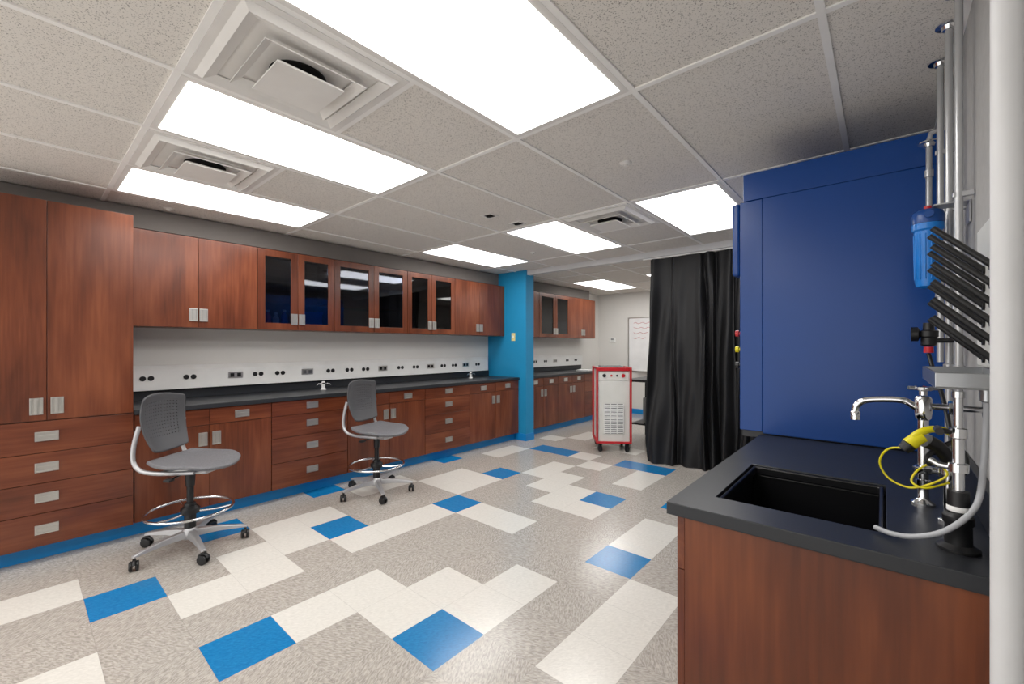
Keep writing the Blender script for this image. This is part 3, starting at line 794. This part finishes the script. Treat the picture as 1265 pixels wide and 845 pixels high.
# ---- drench hose
dh = thing('drench_hose', 'yellow and black handheld eyewash drench hose with yellow tubing', 'eyewash hose', (0.10, 1.52, ZC), 0)
bm = BM(); lathe(bm, [(0.02, 0), (0.02, 0.006), (0.009, 0.01), (0.009, 0.12), (0.014, 0.122), (0.014, 0.14), (0.0, 0.14)], (0.025, 0.04, 0), 16); part(dh, 'stand_pipe', bm, M_chrome, smooth=True)
bm = BM()
tube(bm, [(0.027, 0.04, 0.1405), (0.022, 0.034, 0.165), (0.005, 0.022, 0.192), (-0.018, 0.008, 0.208)], [0.014, 0.018], 16, 4)
part(dh, 'grip', bm, M_plblk, smooth=True, label='black handle grip')
bm = BM(); tube(bm, [(0.032, 0.03, 0.226), (0.014, 0.015, 0.238), (-0.010, 0.0, 0.239), (-0.030, -0.01, 0.229), (-0.042, -0.014, 0.216)], [0.007, 0.010], 14, 4); part(dh, 'squeeze_lever', bm, M_yellow, smooth=True, label='yellow squeeze lever')
bm = BM(); tube(bm, [(-0.026, -0.006, 0.220), (-0.036, -0.010, 0.212), (-0.044, -0.012, 0.204), (-0.050, -0.014, 0.197)], [0.015, 0.017], 18, 2); part(dh, 'spray_head', bm, M_yellow, smooth=True)
bm = BM(); tube(bm, [(-0.0505, -0.014, 0.196), (-0.062, -0.017, 0.182)], [0.0165, 0.013], 18, 1); part(dh, 'spray_nozzle', bm, M_plblk, smooth=True)
bm = BM(); tube(bm, [(0.034, 0.05, 0.205), (0.0, 0.02, 0.185), (-0.015, 0.01, 0.165), (-0.01, 0.01, 0.145)], 0.006, 8, 4); tube(bm, [(0.04, 0.03, 0.20), (0.055, 0.03, 0.17), (0.05, 0.03, 0.13), (0.03, 0.02, 0.10), (0.035, 0.0, 0.05), (0.05, 0, 0.02)], 0.006, 8, 5); part(dh, 'trigger_hose', bm, M_plblk, smooth=True)
bm = BM(); tube(bm, [(-0.05, 0.0, 0.185), (-0.09, 0.01, 0.175), (-0.108, 0.02, 0.135), (-0.09, 0.02, 0.095), (-0.05, 0.01, 0.08), (-0.01, 0.0, 0.10), (0.02, 0.0, 0.13), (0.0, 0.02, 0.15), (-0.03, 0.02, 0.13), (-0.045, 0.0, 0.10), (-0.02, -0.01, 0.09), (0.025, 0.02, 0.105)], 0.0026, 8, 8); part(dh, 'yellow_tubing', bm, M_yellow, smooth=True)
gh = BM(); tube(gh, [(0.172, 1.40, 1.236), (0.171, 1.40, 1.18), (0.166, 1.39, 1.10), (0.150, 1.345, 1.02), (0.105, 1.315, 0.965), (0.055, 1.32, 0.934), (0.015, 1.335, 0.924), (-0.015, 1.365, 0.921)], 0.0058, 12, 8)
single('grey_hose', gh, M_hose, 'flexible grey vinyl hose curving into the sink', 'hose', smooth=True)

# ---- drip tray shelf + peg rack
tr = thing('drip_tray', 'stainless steel drip tray shelf under the drying rack', 'shelf', (XR, 1.52, 1.268), 0)
bm = BM(); ringbox(bm, -0.125, -0.2, -0.002, 0.2, -0.120, -0.195, -0.007, 0.195, 0.003, 0.035); box(bm, -0.125, -0.2, 0, -0.002, 0.2, 0.003); part(tr, 'tray_pan', bm, M_steel, 0.0015)
bm = BM(); lathe(bm, [(0.009, -0.031), (0.012, -0.029), (0.012, -0.001)], (-0.038, -0.12, 0), 12); part(tr, 'tray_drain', bm, M_steel, smooth=True)
rk = thing('drying_rack', 'wall-mounted drying rack with rows of slanted black pegs', 'drying rack', (XR-0.002, 1.52, 1.31), 0)
bm = BM(); box(bm, -0.016, -0.19, 0, 0, 0.19, 0.36); part(rk, 'rack_board', bm, M_cream, 0.003)
peg0 = None
for r_ in range(6):
    for c_ in range(2):
        y = -0.03+0.10*c_; z = 0.02+0.044*r_
        if peg0 is None:
            bm = BM(); tube(bm, [(0, 0, 0), (-0.100, 0, 0.104)], [0.0072, 0.0066], 14, 1)
            lathe(bm, [(0.011, 0), (0.011, -0.005)], (0, 0, 0), 12, 'x')
            peg0 = part(rk, 'peg', bm, M_plblk, smooth=True, loc=(-0.0165, y, z), label='slanted black plastic peg')
        else: inst(rk, 'peg', peg0, (-0.0165, y, z))

# ---- pipes
def pipe(x, y, z0, z1, r, lab, flange=True, elbow=None):
    o = thing('water_pipe', lab, 'pipe', (x, y, z0), 0, 'pale service pipes on the wall')
    bm = BM()
    pts = [(0, 0, 0), (0, 0, z1-z0)]
    if elbow == 'wall': pts = [(0, 0, 0), (0, 0, z1-z0-0.04), (0.006, 0, z1-z0-0.012), (XR-x-0.02, 0, z1-z0), (XR-x-0.0, 0, z1-z0)]
    tube(bm, pts, r, 14); part(o, 'pipe_run', bm, M_whitepipe, smooth=True)
    if flange:
        bm = BM(); zt = z1-z0-(0.0 if elbow is None else 0.045)
        lathe(bm, [(r+0.001, zt-0.022), (r+0.006, zt-0.02), (r+0.010, zt-0.008), (r+0.024, zt-0.006), (r+0.024, zt-0.001), (r+0.001, zt-0.001)], seg=24); part(o, 'flange', bm, M_chrome, smooth=True)
    for zz in (0.45, 0.8):
        if z0+zz < z1-0.1:
            bm = BM(); box(bm, -r-0.004, -0.008, zz, XR-x-0.002, 0.008, zz+0.016); part(o, 'pipe_clamp', bm, M_whitepipe, 0.002)
    for zz in (0.25,):
        bm = BM(); lathe(bm, [(r+0.0008, zz), (r+0.004, zz+0.002), (r+0.004, zz+0.03), (r+0.0008, zz+0.032)], seg=20); part(o, 'coupling', bm, M_whitepipe, smooth=True)
    return o
pl = 'vertical pale grey painted service pipe with ceiling flange'
pipe(0.168, 2.08, 1.02, H-0.001, 0.0105, pl); pipe(0.165, 2.33, 1.30, H-0.001, 0.0105, pl)
pipe(0.14, 2.44, 1.80, 2.24, 0.010, 'short pale pipe turning into the wall above the filter', True, 'wall')
pipe(0.175, 1.90, 1.02, H-0.001, 0.010, pl)

wf = thing('water_filter', 'blue plastic water filter canister mounted on the pipes', 'water filter', (0.112, 2.0, 1.555), 0)
bm = BM(); lathe(bm, [(0.016, 0), (0.029, 0.006), (0.032, 0.02), (0.035, 0.19), (0.040, 0.195), (0.040, 0.215), (0, 0.215)], seg=32); part(wf, 'canister', bm, M_bfilter, smooth=True)
bm = BM()
for k in range(14):
    a = k*math.pi/7; x, y = 0.0345*math.cos(a), 0.0345*math.sin(a); tube(bm, [(x*0.93, y*0.93, 0.03), (x, y, 0.18)], 0.0025, 6)
part(wf, 'canister_ribs', bm, M_bfilter, smooth=True)
bm = BM(); lathe(bm, [(0.041, 0.2155), (0.042, 0.24), (0.036, 0.255), (0.025, 0.262), (0, 0.263)], seg=32); tube(bm, [(0, 0.05, 0.24), (0, -0.05, 0.24)], 0.012, 12); part(wf, 'filter_head', bm, M_bcap, smooth=True)
bm = BM(); lathe(bm, [(0.010, 0.2635), (0.010, 0.275), (0.0, 0.276)], seg=16); part(wf, 'release_button', bm, M_red, smooth=True)
bm = BM(); box(bm, 0.012, -0.035, 0.266, XR-0.112-0.002, 0.035, 0.270); box(bm, XR-0.112-0.006, -0.035, 0.20, XR-0.112-0.002, 0.035, 0.2655); part(wf, 'wall_bracket', bm, M_silver)
rg = thing('pressure_regulator', 'black pressure regulator with red knob and gauge on the pipe', 'regulator', (0.115, 2.02, 1.36), 0)
bm = BM(); lathe(bm, [(0.014, 0), (0.02, 0.006), (0.02, 0.03), (0.025, 0.034), (0.025, 0.052), (0.015, 0.056), (0.014, 0.08), (0, 0.08)], seg=20); tube(bm, [(0, 0, 0.02), (XR-0.115-0.003, 0, 0.02)], 0.008, 10); part(rg, 'regulator_body', bm, M_plblk, smooth=True)
bm = BM(); lathe(bm, [(0.014, -0.022), (0.024, -0.026), (0.024, -0.044), (0, -0.045)], (0, 0, 0.042), 20, 'x'); part(rg, 'gauge', bm, M_plblk, smooth=True)
bm = BM(); lathe(bm, [(0.012, 0), (0.013, -0.02), (0, -0.021)], (0, 0, -0.001), 16); part(rg, 'red_knob', bm, M_red, smooth=True)
bt = BM(); tube(bt, [(0.115, 2.02, 1.335), (0.125, 1.99, 1.28), (0.14, 1.9, 1.2), (0.15, 1.82, 1.1), (0.15, 1.76, 1.0), (0.16, 1.74, 0.918)], 0.006, 10, 6)
single('black_hose', bt, M_plblk, 'thin black hose running from the regulator down to the worktop', 'hose', smooth=True)

# ------------------------------------------------------------------ camera, world
cam = bpy.data.cameras.new('camera'); co = bpy.data.objects.new('camera', cam); COL.objects.link(co)
co.location = (0, 0, 1.36)
co.rotation_euler = (math.pi/2, 0, math.radians(40.9))
cam.sensor_width = 36; cam.lens = 36*530/1265
cam.shift_y = 5.5/1265
cam.clip_start = 0.02
sc.camera = co
w = bpy.data.worlds.new('world'); sc.world = w; w.use_nodes = True
w.node_tree.nodes['Background'].inputs[0].default_value = (1.0, 0.98, 0.95, 1); w.node_tree.nodes['Background'].inputs[1].default_value = 1.7
try:
    sc.view_settings.view_transform = 'Standard'
    sc.view_settings.look = 'None'
except Exception: pass
bpy.data.objects.remove(H0)
